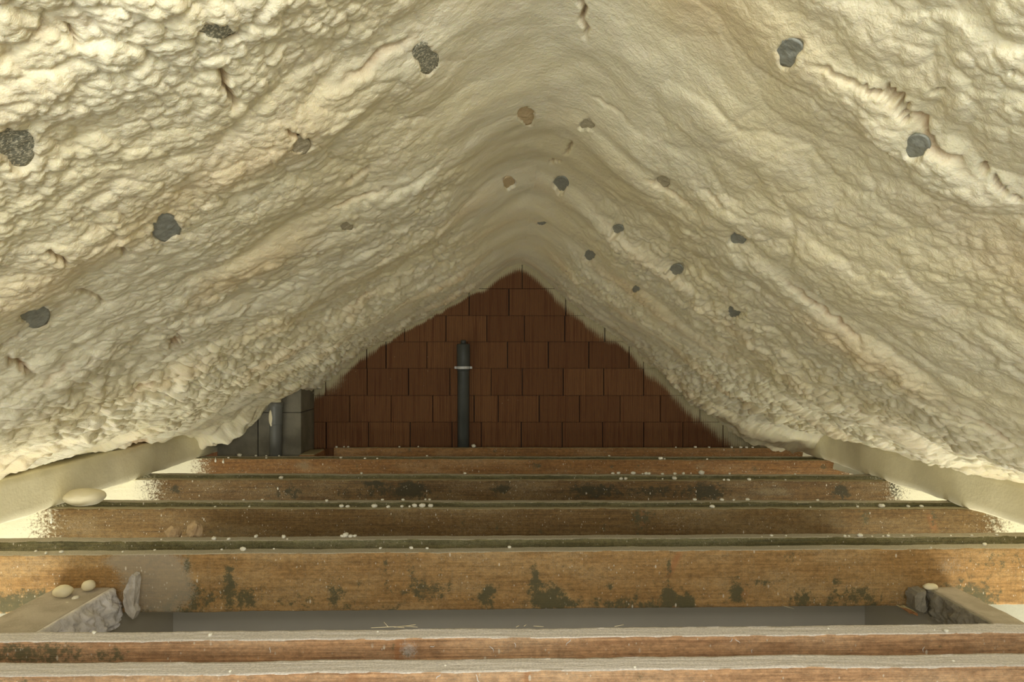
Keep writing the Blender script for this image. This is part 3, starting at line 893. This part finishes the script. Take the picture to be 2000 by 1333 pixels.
# ------------------------------------------------------------------ purlins
def rough_box(name, label, cat, x0, x1, y0, y1, z0, z1, mat, amp=0.006, step=0.03, fr=7, parent=None):
    import bmesh
    bm = bmesh.new()
    bmesh.ops.create_cube(bm, size=1)
    for q in bm.verts:
        q.co = Vector(((x0 + x1) / 2 + q.co.x * (x1 - x0), (y0 + y1) / 2 + q.co.y * (y1 - y0), (z0 + z1) / 2 + q.co.z * (z1 - z0)))
    bmesh.ops.bevel(bm, geom=bm.edges[:], offset=min(0.01, (x1 - x0) / 5), segments=1, affect='EDGES')
    for ax, (a, b) in enumerate(((x0, x1), (y0, y1), (z0, z1))):
        n = int((b - a) / step)
        for k in range(1, n):
            co = [0, 0, 0]; co[ax] = a + (b - a) * k / n
            no = [0, 0, 0]; no[ax] = 1
            bmesh.ops.bisect_plane(bm, geom=bm.verts[:] + bm.edges[:] + bm.faces[:], plane_co=co, plane_no=no)
    bm.normal_update()
    for q in bm.verts:
        q.co += q.normal * amp * (mnoise.fractal(q.co * fr, 1.0, 2.0, 3))
    me = bpy.data.meshes.new(name)
    bm.to_mesh(me); bm.free()
    me.polygons.foreach_set('use_smooth', [True] * len(me.polygons))
    me.materials.append(mat)
    o = bpy.data.objects.new(name, me)
    COL.objects.link(o)
    if parent: o.parent = parent
    elif label: tag(o, label, cat)
    return o


rough_box('purlin', 'foam-coated purlin resting on the tie ends along the left slope', 'beam', -2.80, -2.65, -1.2, 6.58, 0.004, 0.24, M_COAT, 0.010, 0.04, 5)
rough_box('purlin', 'foam-coated purlin resting on the tie ends along the right slope', 'beam', 2.68, 2.83, -1.2, 6.58, 0.004, 0.24, M_COAT, 0.010, 0.04, 5)

# outer part of the roof beyond the purlins, also foamed, and the knee walls
for sd, nm in ((-1, 'ceiling_eaves_left'), (1, 'ceiling_eaves_right')):
    V, Fc = [], []
    ny, nxx = 90, 16
    for a in range(ny + 1):
        for b_ in range(nxx + 1):
            x = 2.87 + 0.91 * b_ / nxx; y = -1.2 + 7.78 * a / ny
            z = 0.14 - 0.72 * (x - 2.83) + 0.03 * mnoise.noise(Vector((x * 5, y * 5, sd)))
            V.append((sd * x, y, z))
    n = len(V)
    for a in range(ny):
        for b_ in range(nxx):
            k = a * (nxx + 1) + b_
            Fc.append((k, k + 1, k + nxx + 2, k + nxx + 1))
    V += [(x, y, z + 0.15) for (x, y, z) in V]
    Fc += [tuple(q + n for q in f[::-1]) for f in Fc]
    o = pymesh(nm, V, Fc, M_SPRAYED, None, True)
    tag(o, 'foamed lower roof slope outside the %s purlin' % ('left' if sd < 0 else 'right'), 'ceiling', kind='structure')
    v, f = box_data(min(sd * 3.6, sd * 3.75), max(sd * 3.6, sd * 3.75), -1.2, 6.58, -2.6, -0.36)
    o = pymesh('wall_left' if sd < 0 else 'wall_right', v, f, M_SPRAYED)
    tag(o, 'pale knee wall under the %s eaves' % ('left' if sd < 0 else 'right'), 'wall', kind='structure')
v, f = box_data(-3.75, 3.75, -1.2, 6.6, -2.7, -2.6)
tag(pymesh('floor', v, f, M_WALL), 'floor of the storey below', 'floor', kind='structure')

# stair shaft below the hatch
for nm, bxs, lb in (('wall_shaft_back', (-1.80, 1.93, 3.68, 3.78, -2.6, -0.275), 'grey plastered wall seen down through the hatch opening'),
                    ('wall_shaft_left', (-1.90, -1.80, 1.0, 3.78, -2.6, -0.275), 'plastered side wall of the shaft below the left trimmer'),
                    ('wall_shaft_right', (1.93, 2.03, 1.0, 3.78, -2.6, -0.275), 'plastered side wall of the shaft below the right trimmer')):
    v, f = box_data(*bxs)
    tag(pymesh(nm, v, f, M_WALL), lb, 'wall', kind='structure')

# ------------------------------------------------------------------ trimmers beside the hatch
tl = rough_box('trimmer_board', 'dusty trimmer board with torn grey plaster on the left side of the hatch', 'board', -2.02, -1.76, 2.20, 3.05, -0.268, -0.143, M_TRIM, 0.004, 0.02, 9)


def crust(name, x, y0, y1, ztop, zbot, side, mat, parent, seed, amp=0.035):
    """torn plaster clinging to the inner flank of a trimmer, ragged lower edge"""
    ny, nz_ = 110, 34
    V, Fc = [], []
    for a in range(ny + 1):
        y = y0 + (y1 - y0) * a / ny
        t = a / ny
        zb = zbot(t) + 0.03 * mnoise.fractal(Vector((y * 14, seed, 0)), 1, 2, 3)
        for c in range(nz_ + 1):
            w = c / nz_
            z = ztop + (zb - ztop) * w
            env = math.sin(math.pi * min(1, w * 1.05)) ** 0.6 if w < 0.95 else 0.35
            th = 0.012 + env * (0.5 + 0.9 * w) * amp * (0.7 + 0.9 * mnoise.fractal(Vector((y * 13, z * 16, seed)), 1, 2, 4)) \
                + 0.006 * mnoise.fractal(Vector((y * 60, z * 60, seed)), 1, 2, 3)
            V.append((x + side * max(0.004, th), y, z))
    n = len(V)
    V += [(x - side * 0.004, v[1], v[2]) for v in V]
    W_ = nz_ + 1
    for a in range(ny):
        for c in range(nz_):
            k = a * W_ + c
            Fc.append((k, k + 1, k + W_ + 1, k + W_))
            Fc.append((n + k, n + k + W_, n + k + W_ + 1, n + k + 1))
    for a in range(ny):
        for c in (0, nz_):
            k = a * W_ + c
            Fc.append((k, k + W_, n + k + W_, n + k))
    for c in range(nz_):
        for a in (0, ny):
            k = a * W_ + c
            Fc.append((k, k + 1, n + k + 1, n + k))
    return pymesh(name, V, Fc, mat, parent, True)


o = crust('plaster_crust', -1.76, 2.22, 3.04, -0.142, lambda t: -0.30 - 0.09 * (1 - t), 1, M_PLASTER, tl, 3.1, 0.05)
o['label'] = 'torn light grey plaster clinging to the inner side'
tr = rough_box('trimmer_board', 'dusty trimmer board with grey mortar on the right side of the hatch', 'board', 1.92, 2.06, 2.26, 3.125, -0.268, -0.165, M_TRIM, 0.004, 0.02, 9)
o = crust('plaster_crust', 1.92, 2.28, 3.11, -0.166, lambda t: -0.275, -1, M_PLASTER_D, tr, 8.4, 0.022)
o['label'] = 'crumbly dark grey mortar on the inner side'

# splinter standing at the end of the left trimmer
def lump(name, c, r, mat, seed, amp=0.25, fr=2.0, sub=3, label=None, cat=None, group=None, parent=None, flat=None, smooth=True):
    import bmesh
    bm = bmesh.new()
    bmesh.ops.create_icosphere(bm, subdivisions=sub, radius=1)
    for q in bm.verts:
        d_ = q.co.normalized()
        k = 1 + amp * mnoise.fractal(d_ * fr + Vector((seed, seed * 1.7, 0)), 1, 2, 3)
        q.co = Vector((d_.x * r[0] * k, d_.y * r[1] * k, d_.z * r[2] * k))
        if flat is not None and q.co.z < -flat: q.co.z = -flat
    me = bpy.data.meshes.new(name)
    bm.to_mesh(me); bm.free()
    me.polygons.foreach_set('use_smooth', [smooth] * len(me.polygons))
    me.materials.append(mat)
    o = bpy.data.objects.new(name, me)
    COL.objects.link(o)
    o.location = c
    if parent: o.parent = parent
    if label: tag(o, label, cat, group)
    return o


def prism_outline(name, pts, y0, y1, mat, label, cat, seed=0):
    """splinter from an outline in x/z, thick and ragged"""
    import bmesh
    bm = bmesh.new()
    fr_ = [bm.verts.new((x, y0 + 0.006 * mnoise.noise(Vector((x * 90, z * 40, seed))), z)) for x, z in pts]
    bk = [bm.verts.new((x, y1, z)) for x, z in pts]
    bm.faces.new(fr_); bm.faces.new(bk[::-1])
    n = len(pts)
    for k in range(n): bm.faces.new((fr_[k], bk[k], bk[(k + 1) % n], fr_[(k + 1) % n]))
    bmesh.ops.triangulate(bm, faces=bm.faces[:])
    bmesh.ops.subdivide_edges(bm, edges=bm.edges[:], cuts=3, use_grid_fill=True)
    bmesh.ops.recalc_face_normals(bm, faces=bm.faces[:])
    bm.normal_update()
    for q in bm.verts: q.co += q.normal * 0.005 * mnoise.fractal(Vector((q.co.x * 120, q.co.y * 60, q.co.z * 30)), 1, 2, 3)
    me = bpy.data.meshes.new(name); bm.to_mesh(me); bm.free()
    me.materials.append(mat)
    o = bpy.data.objects.new(name, me); COL.objects.link(o)
    return tag(o, label, cat)


d = 3.02
sp = [face_pt(a, b_, d) for a, b_ in [(249, 1190), (246, 1172), (250, 1160), (247, 1152), (254, 1140), (258, 1128), (264, 1119), (271, 1123), (270, 1150), (266, 1180), (272, 1192), (266, 1206), (256, 1198)]]
prism_outline('plaster_shard', sp[::-1], 2.995, 3.035, M_SPLINT, 'upright broken grey shard leaning on the broad tie at the left hatch corner', 'shard')
d = 3.09
sp = [face_pt(a, b_, d) for a, b_ in [(1776, 1160), (1782, 1152), (1800, 1150), (1797, 1165), (1800, 1185), (1794, 1192), (1778, 1185)]]
prism_outline('mortar_lump', sp[::-1], 3.05, 3.12, M_PLASTER_D, 'grey mortar lump at the far end of the right trimmer board', 'mortar', 5)
d = 3.06
sp = [face_pt(a, b_, d) for a, b_ in [(1750, 1182), (1765, 1184), (1786, 1194), (1784, 1199), (1768, 1193)]]
prism_outline('wood_sliver', sp[::-1], 3.03, 3.06, M_W_DARK, 'small dark wood sliver hanging under the broad tie near the right trimmer', 'sliver', 6)

# ------------------------------------------------------------------ chimney and pipes
chim = bpy.data.objects.new('chimney', None); COL.objects.link(chim)
chim.location = (-2.3, 6.12, -0.4)
tag(chim, 'grey block chimney standing against the left end of the brick gable', 'chimney')


def child(name, parts, mat, parent, smooth=False, label=None):
    v, f = merge(parts)
    p = parent.location
    v = [(a - p.x, b - p.y, c - p.z) for a, b, c in v]
    o = pymesh(name, v, f, mat, parent, smooth)
    if label: o['label'] = label
    return o


zj = EYE - (807 - VY) * 6.12 / F
xl, xr = fx(501, 6.12), -1.86
child('chimney_block', [box_data(xl, xr, 6.165, 6.585, -0.4, zj - 0.002, 0.004)], M_CONC, chim)
child('chimney_block', [box_data(xl, xr, 6.165, 6.585, zj + 0.002, 1.05, 0.004)], M_CONC, chim)
child('chimney_block', [box_data(-2.62, xl - 0.012, 6.175, 6.585, -0.4, zj - 0.002, 0.004)], M_CONC, chim)
child('chimney_block', [box_data(-2.62, xl - 0.012, 6.175, 6.585, zj + 0.002, 0.75, 0.004)], M_CONC, chim)


def pipe(name, label, cx, cy, R, z0, z1, mat):
    e = bpy.data.objects.new(name, None); COL.objects.link(e)
    e.location = (cx, cy, z0)
    return tag(e, label, 'pipe')


R = 0.058
cxp = (539 - VX) * 6.10 / F
zt_ = EYE - (786 - VY) * 6.10 / F
p1 = pipe('vent_pipe', 'grey plastic vent pipe with a foam-splashed socket in front of the chimney', cxp, 6.098, R, -0.5, zt_, M_PIPE)
child('pipe_tube', [lathe([(R - .004, -0.5), (R - .004, zt_ - .06), (R - .004, zt_ - .05)], cxp, 6.098)], M_PIPE, p1, True)
child('socket', [lathe([(R - .004, zt_ - .20), (R, zt_ - .19), (R, zt_ - .05), (R + .006, zt_ - .045), (R + .006, zt_ - .005), (R + .002, zt_), (R - .01, zt_), (R - .01, zt_ - .02)], cxp, 6.098)], M_PIPE, p1, True)
o = child('foam_cap', [lathe([(R - .012, zt_ - .02), (R - .012, zt_ + .01), (R - .025, zt_ + .05), (R - .03, zt_ + .11)], cxp, 6.098, 20)], M_COAT, p1, True, 'cream foam in the pipe mouth')
for k in range(1):
    o = lump('foam_splash', (-0.026, -0.044, zt_ - .135 + .5), (0.022, 0.014, 0.075), M_BLOB, 4.4, 0.12, 1.5, 3, parent=p1)
    o['label'] = 'long cream foam run on the pipe'

cx2 = (905 - VX) * 6.53 / F
z2 = EYE - (672 - VY) * 6.53 / F
p2 = pipe('vent_pipe', 'dark grey pipe clamped upright to the brick gable, left of its middle', cx2, 6.528, R, -0.5, z2, M_PIPE_D)
R2 = 0.056
child('pipe_tube', [lathe([(R2, -0.5), (R2, z2 - .26), (R2 + .001, z2 - .25)], cx2, 6.53)], M_PIPE_D, p2, True)
child('socket', [lathe([(R2, z2 - .26), (R2 + .007, z2 - .25), (R2 + .007, z2 - .01), (R2, z2), (R2 - .02, z2)], cx2, 6.53)], M_PIPE_D, p2, True)
child('end_cap', [lathe([(0.026, z2 - .01), (0.026, z2 + .03), (0.02, z2 + .036)], cx2, 6.53, 20)], M_PIPE_D, p2, True)
zc = EYE - (718.5 - VY) * 6.5 / F
cl = child('pipe_clamp', [lathe([(R2 + .0065, zc - .012), (R2 + .0095, zc - .012), (R2 + .0095, zc + .012), (R2 + .0065, zc + .012)], cx2, 6.53),
                          box_data(cx2 - .084, cx2 - .055, 6.515, 6.545, zc - .011, zc + .011, .002), box_data(cx2 + .055, cx2 + .084, 6.515, 6.545, zc - .011, zc + .011, .002)], M_ZINC, p2, False, 'zinc pipe clamp')
for sx_ in (-1, 1):
    v, f = lathe([(0.009, -0.012), (0.009, 0.012), (0.004, 0.014)], 0, 0, 8)
    s1 = pymesh('screw', v, f, M_ZINC, cl); s1.location = (sx_ * .072, -0.018, zc + .5); s1.rotation_euler = (math.pi / 2, 0, 0)

# board lying beside the chimney, running back to the last tie
rough_box('trimmer_board', 'short board with foam crumbs on it at the right foot of the chimney', 'board', -1.84, -1.70, 6.02, 6.38, -0.2, 0.012, M_W_DARK, 0.003, 0.03, 9)

# ------------------------------------------------------------------ foam lumps and crumbs lying about
lump('foam_blob', ((154 - VX) * 4.02 / F, 4.075, 0.047), (0.118, 0.085, 0.052), M_BLOB, 1.3, 0.08, 1.1, 4, 'big smooth cream foam blob at the left end of the brown tie pair', 'foam', flat=0.047)
lump('foam_blob', ((146 - VX) * 3.02 / F, 2.94, -0.122), (0.040, 0.036, 0.026), M_BLOB, 5.3, 0.12, 1.2, 3, 'half-round foam blob on the outer edge of the left trimmer board', 'foam')
lump('foam_blob', ((173 - VX) * 3.0 / F, 3.0, -0.118), (0.028, 0.028, 0.024), M_BLOB, 7.3, 0.1, 1.2, 3, 'smaller round foam blob at the far end of the left trimmer board', 'foam')
lump('foam_blob', ((1815 - VX) * 3.1 / F, 3.09, -0.155), (0.035, 0.02, 0.015), M_BLOB, 8.3, 0.2, 1.5, 3, 'flat foam blob at the far end of the right trimmer board', 'foam')
lump('foam_chunk', ((370 - VX) * 3.55 / F, 3.38, 0.012), (0.036, 0.035, 0.034), M_CHIP, 2.3, 0.3, 1.6, 3, 'smaller brown broken chunk, left of the two behind the broad tie', 'chunk', smooth=False)
lump('foam_chunk', ((400 - VX) * 3.5 / F, 3.395, 0.018), (0.036, 0.035, 0.048), M_CHIP, 3.9, 0.35, 1.5, 3, 'larger brown broken chunk, right of the two behind the broad tie', 'chunk', smooth=False)


def top_of(tie, x):
    """depth range and height of a tie's top face near x"""
    me = tie.data
    n = len(me.vertices)
    co = np.empty(n * 3, np.float32); me.vertices.foreach_get('co', co)
    co = co.reshape(-1, 3)
    m = np.abs(co[:, 0] - x) < 0.012
    c = co[m]
    t = c[c[:, 2] > c[:, 2].max() - 0.01]
    return t[:, 1].min(), t[:, 1].max(), t[:, 2].mean()


groups = {0: ('foam crumbs on the nearest tie', 'tiny foam crumb on the nearest tie'),
          1: ('foam crumbs on the second nearest tie', 'white foam crumb on the second nearest tie'),
          2: ('foam crumbs on the broad tie', 'white foam crumb on the broad orange-brown tie'),
          3: ('foam crumbs behind the broad tie', 'foam crumb on the green-stained tie behind the broad one'),
          4: ('foam crumbs on the brown tie', 'foam crumb on the brown third-pair tie'),
          5: ('foam crumbs behind the brown tie', 'foam crumb on the tie behind the brown one'),
          6: ('foam crumbs on the mould-blackened tie', 'foam crumb on the mould-blackened tie'),
          7: ('foam crumbs behind the mould-blackened tie', 'foam crumb on the tie behind the mould-blackened one'),
          8: ('foam crumbs on the orange tie', 'foam crumb on the orange tie before the chimney'),
          9: ('foam crumbs at the chimney foot', 'foam crumb on the tie at the chimney foot'),
          10: ('foam crumbs under the brick gable', 'foam crumb on the last tie under the bricks')}
crumbs = {0: [(450, 1312, 5), (1862, 1292, 3), (870, 1300, 3), (1240, 1306, 4)],
          1: [(184, 1237, 6), (411, 1243, 7), (738, 1235, 3), (1848, 1236, 7), (1825, 1232, 3), (1618, 1229, 3)],
          2: [(475, 1077, 8), (70, 1078, 4), (120, 1080, 5), (302, 1072, 3), (240, 1079, 3), (743, 1070, 4), (803, 1072, 5), (834, 1067, 4), (995, 1068, 5), (90, 1082, 5), (535, 1070, 3), (433, 1070, 3), (1923, 1066, 6), (1818, 1071, 3), (1521, 1068, 2)],
          3: [(418, 1056, 7), (447, 1057, 5), (500, 1049, 6), (554, 1051, 7), (675, 1047, 9), (685, 1050, 6), (693, 1048, 5), (315, 1056, 3), (561, 1055, 3), (668, 1050, 5), (1507, 1048, 4), (1535, 1048, 3), (1650, 1051, 4),
              (1658, 1051, 3), (1680, 1051, 7), (1703, 1051, 3), (1725, 1050, 3), (1735, 1052, 5), (1765, 1051, 3), (1781, 1051, 4), (1488, 1053, 2), (1617, 1052, 2), (1857, 1052, 3), (1898, 1051, 4), (1947, 1053, 4)],
          4: [(667, 990, 6), (679, 989, 5), (731, 989, 7), (758, 992, 5), (785, 989, 5), (810, 990, 7), (825, 990, 8), (841, 990, 7), (800, 991, 4), (420, 991, 3), (487, 991, 3), (1391, 992, 6), (1675, 990, 4), (1722, 990, 8), (1774, 991, 5), (1800, 991, 5), (1583, 992, 3)],
          5: [(476, 978, 3), (512, 974, 3), (638, 980, 5), (747, 975, 4), (787, 978, 4), (831, 975, 4), (839, 975, 4), (1357, 975, 5), (1410, 978, 5), (1433, 979, 4), (1460, 977, 5), (1597, 976, 4)],
          6: [(549, 936, 6), (1213, 937, 5), (1222, 935, 5), (1294, 937, 3), (1317, 937, 7), (1414, 939, 4), (1422, 939, 4), (1463, 940, 5), (1534, 939, 3)],
          7: [(706, 926, 4), (908, 926, 4), (1197, 925, 4), (1208, 926, 5), (1237, 925, 6), (1255, 926, 3), (1262, 926, 5), (1268, 925, 5), (1294, 926, 4), (1318, 926, 5), (1335, 925, 5), (1370, 925, 9), (1425, 927, 4), (1553, 928, 3)],
          8: [(446, 896, 3), (520, 896, 3), (666, 896, 4), (713, 898, 3), (737, 898, 3), (1290, 898, 6), (1298, 898, 3), (1381, 899, 3)],
          9: [(500, 889, 4), (520, 889, 3), (468, 888, 6), (545, 888, 3), (834, 889, 3), (1190, 890, 3)],
          10: [(672, 873, 3), (680, 873, 3), (780, 873, 3), (817, 873, 3), (925, 871, 7), (1320, 879, 3), (1358, 879, 4), (1385, 880, 3), (1429, 879, 4), (1447, 880, 4), (1458, 880, 4), (1470, 877, 3), (640, 877, 4), (650, 875, 3)]}
ORD = ['first', 'second', 'third', 'fourth', 'fifth', 'sixth', 'seventh', 'eighth', 'ninth', 'tenth', 'eleventh', 'twelfth', 'thirteenth']
protos = [lump('foam_crumb', (0, 0, 0), (1, .8, .62), M_CRUMB, 1.1 + k * 3, 0.30, 1.5, 2) for k in range(4)]
used = set()
for ti, lst in crumbs.items():
    g, base_lb = groups[ti]
    lst = sorted(lst)
    nL = len(lst)
    for q, (px, py, sz) in enumerate(lst):
        side = 'left' if q < (nL + 1) // 2 else 'right'
        rk = q if side == 'left' else nL - 1 - q
        lb = base_lb + ', ' + (ORD[rk] + ' from' if rk else 'nearest') + ' the ' + side + ' end'
        y0, y1, zt = top_of(ties[ti], max(fx(px, ties[ti].data.vertices[0].co.y), -1.60 if ti == 10 else -9))
        d = HF / (py - VY) if ti != 10 else (EYE - 0.02) * F / (py - VY)
        d = min(max(d, y0 + 0.014), y1 - 0.014)
        x = fx(px, d)
        if ti == 10: x = max(x, -1.60)
        y0, y1, zt = top_of(ties[ti], x)
        r = 0.86 * sz * d / F
        k = (q * 7 + ti) % 4
        if k not in used:
            used.add(k); o = protos[k]
        else:
            o = protos[k].copy(); COL.objects.link(o)
        o.scale = (r, r * random.uniform(.8, 1.0), r)
        o.rotation_euler = (0, 0, random.uniform(0, 6))
        o.location = (x, d, zt + r * 0.50)
        tag(o, lb, 'foam crumb', g)
src = protos[0]
for k, (px, py, sz, y, z) in enumerate([(148, 1173, 8, 2.78, -0.155), (131, 1182, 5, 2.72, -0.155), (158, 1155, 4, 2.88, -0.155), (62, 1205, 3, 2.62, -0.155)]):
    o = protos[k % 4].copy(); COL.objects.link(o)
    y = (EYE - z) * F / (py - VY)
    r = sz * y / F
    o.scale = (r, r, r); o.location = (fx(px, y), y, z + r * .45)
    tag(o, ['largest white crumb on the left trimmer board', 'elongated white crumb on the left trimmer board', 'white crumb beside the foam blob on the left trimmer', 'tiny crumb at the near end of the left trimmer'][k], 'foam crumb', None)
    if 'group' in o: del o['group']

# drips of foam run down a face
def drip(px, py, ln_, d, label):
    x, z = face_pt(px, py, d)
    r = 2.0 * d / F
    v, f = lathe([(r * .35, ln_), (r * .4, ln_ * .5), (r * .8, r * 1.6), (r * 1.05, 0), (r * .7, -r), (r * .1, -r * 1.3)], 0, 0, 10)
    o = pymesh('foam_drip', v, f, M_CRUMB, None, True)
    o.location = (x, d, z)
    tag(o, label, 'foam drip')


drip(100, 1021, .05, 3.965, 'thin foam drip on the brown tie below the big foam blob')
drip(421, 901, .03, 5.865, 'left of two short foam drips on the orange tie')
drip(436, 903, .03, 5.865, 'right of two short foam drips on the orange tie')
drip(543, 955, .02, 4.88, 'short foam drip on the mould-blackened tie')

# straw on the second nearest tie
def straw(pts, r, label):
    V, Fc, K = [], [], 6
    pts = [Vector(p) for p in pts]
    for q, p in enumerate(pts):
        d_ = (pts[min(q + 1, len(pts) - 1)] - pts[max(q - 1, 0)]).normalized()
        u = d_.cross(Vector((0, 0.3, 1))).normalized(); w = d_.cross(u)
        for k in range(K):
            a = 2 * math.pi * k / K
            V.append(p + (u * math.cos(a) + w * math.sin(a)) * r * (1 - 0.35 * q / len(pts)))
    for q in range(len(pts) - 1):
        for k in range(K):
            Fc.append((q * K + k, q * K + (k + 1) % K, (q + 1) * K + (k + 1) % K, (q + 1) * K + k))
    Fc += [tuple(range(K))[::-1], tuple(range((len(pts) - 1) * K, len(pts) * K))]
    tag(pymesh('straw_stalk', V, Fc, M_STRAW, None, True), label, 'straw')


def P(px, py, d): return ((px - VX) * d / F, d, EYE - (py - VY) * d / F)


straw([P(725, 1227, 2.232), P(770, 1225, 2.225), P(790, 1227, 2.215)], .0011, 'thin straw stalk lying flat at the left of the second nearest tie')
straw([P(750, 1216, 2.24), P(758, 1225, 2.225)], .0009, 'short upright straw stalk on the second nearest tie')
straw([P(770, 1226, 2.225), P(812, 1221, 2.235)], .0011, 'slanting straw stalk on the second nearest tie')
straw([P(790, 1223.5, 2.228), P(816, 1226, 2.22)], .0009, 'short crossing straw stalk on the second nearest tie')
straw([P(1008, 1226, 2.225), P(1014, 1222.5, 2.235)], .0009, 'straw bit sticking up in the middle of the second nearest tie')
straw([P(1023, 1224, 2.228), P(1028, 1221, 2.235)], .0009, 'tiny straw bit right of the middle of the second nearest tie')
straw([P(1042, 1223.5, 2.228), P(1062, 1225, 2.225)], .0009, 'flat straw bit on the middle of the second nearest tie')
straw([P(1200, 1224.5, 2.228), P(1218, 1221, 2.235)], .0009, 'straw bit on the right half of the second nearest tie')
straw([P(1530, 1184, 3.10), P(1551, 1190, 3.09)], .0009, 'fine straw under the lower edge of the broad tie')

# pale flakes and shavings sticking to the two nearest ties
for k, (px, py, ln_, an, d, lb) in enumerate([
        (528, 1270, .012, 80, 2.13, 'pale flake on the second nearest tie, a quarter in from the left'),
        (961, 1268, .014, -60, 2.155, 'pale curled flake just left of the middle of the second nearest tie'),
        (1006, 1260, .009, -70, 2.155, 'tiny pale flake on the middle of the second nearest tie'),
        (1110, 1255, .017, 65, 2.16, 'longest pale flake on the second nearest tie, right of its middle'),
        (845, 1263, .009, 20, 2.15, 'small pale flake right of the red knot on the second nearest tie'),
        (1428, 1251, .009, 60, 2.175, 'left of two close pale flakes on the second nearest tie'),
        (1440, 1252, .011, -50, 2.178, 'right of two close pale flakes on the second nearest tie'),
        (1468, 1272, .008, 75, 2.178, 'small pale flake low on the second nearest tie, right half'),
        (1803, 1269, .012, 85, 2.195, 'upright pale flake near the right end of the second nearest tie'),
        (856, 1322, .012, 55, 1.91, 'pale shaving at the bottom edge of the picture, left of the middle'),
        (933, 1326, .015, -55, 1.915, 'pale curled shaving at the bottom edge near the middle')]):
    x, z = face_pt(px, py, d)
    V, Fc = [], []
    n = 8
    for q in range(n + 1):
        t = q / n - .5
        a = math.radians(an)
        bx_ = math.sin(t * 5 + k) * ln_ * .18
        w = .0011 * (1.2 - abs(t) * 1.4)
        c = Vector((math.cos(a) * t * ln_ * 1.6 - math.sin(a) * bx_, -.0015 - .003 * (0.5 + t) ** 2, math.sin(a) * t * ln_ * 1.6 + math.cos(a) * bx_))
        u = Vector((-math.sin(a), 0, math.cos(a))) * w
        V += [c + u, c - u, c - u + Vector((0, .0016, 0)), c + u + Vector((0, .0016, 0))]
    for q in range(n):
        for e in range(4):
            Fc.append((q * 4 + e, q * 4 + (e + 1) % 4, q * 4 + 4 + (e + 1) % 4, q * 4 + 4 + e))
    Fc += [(3, 2, 1, 0), (n * 4, n * 4 + 1, n * 4 + 2, n * 4 + 3)]
    o = pymesh('wood_flake', V, Fc, M_PLASTER, None, False)
    o.location = (x, d, z)
    tag(o, lb, 'flake')
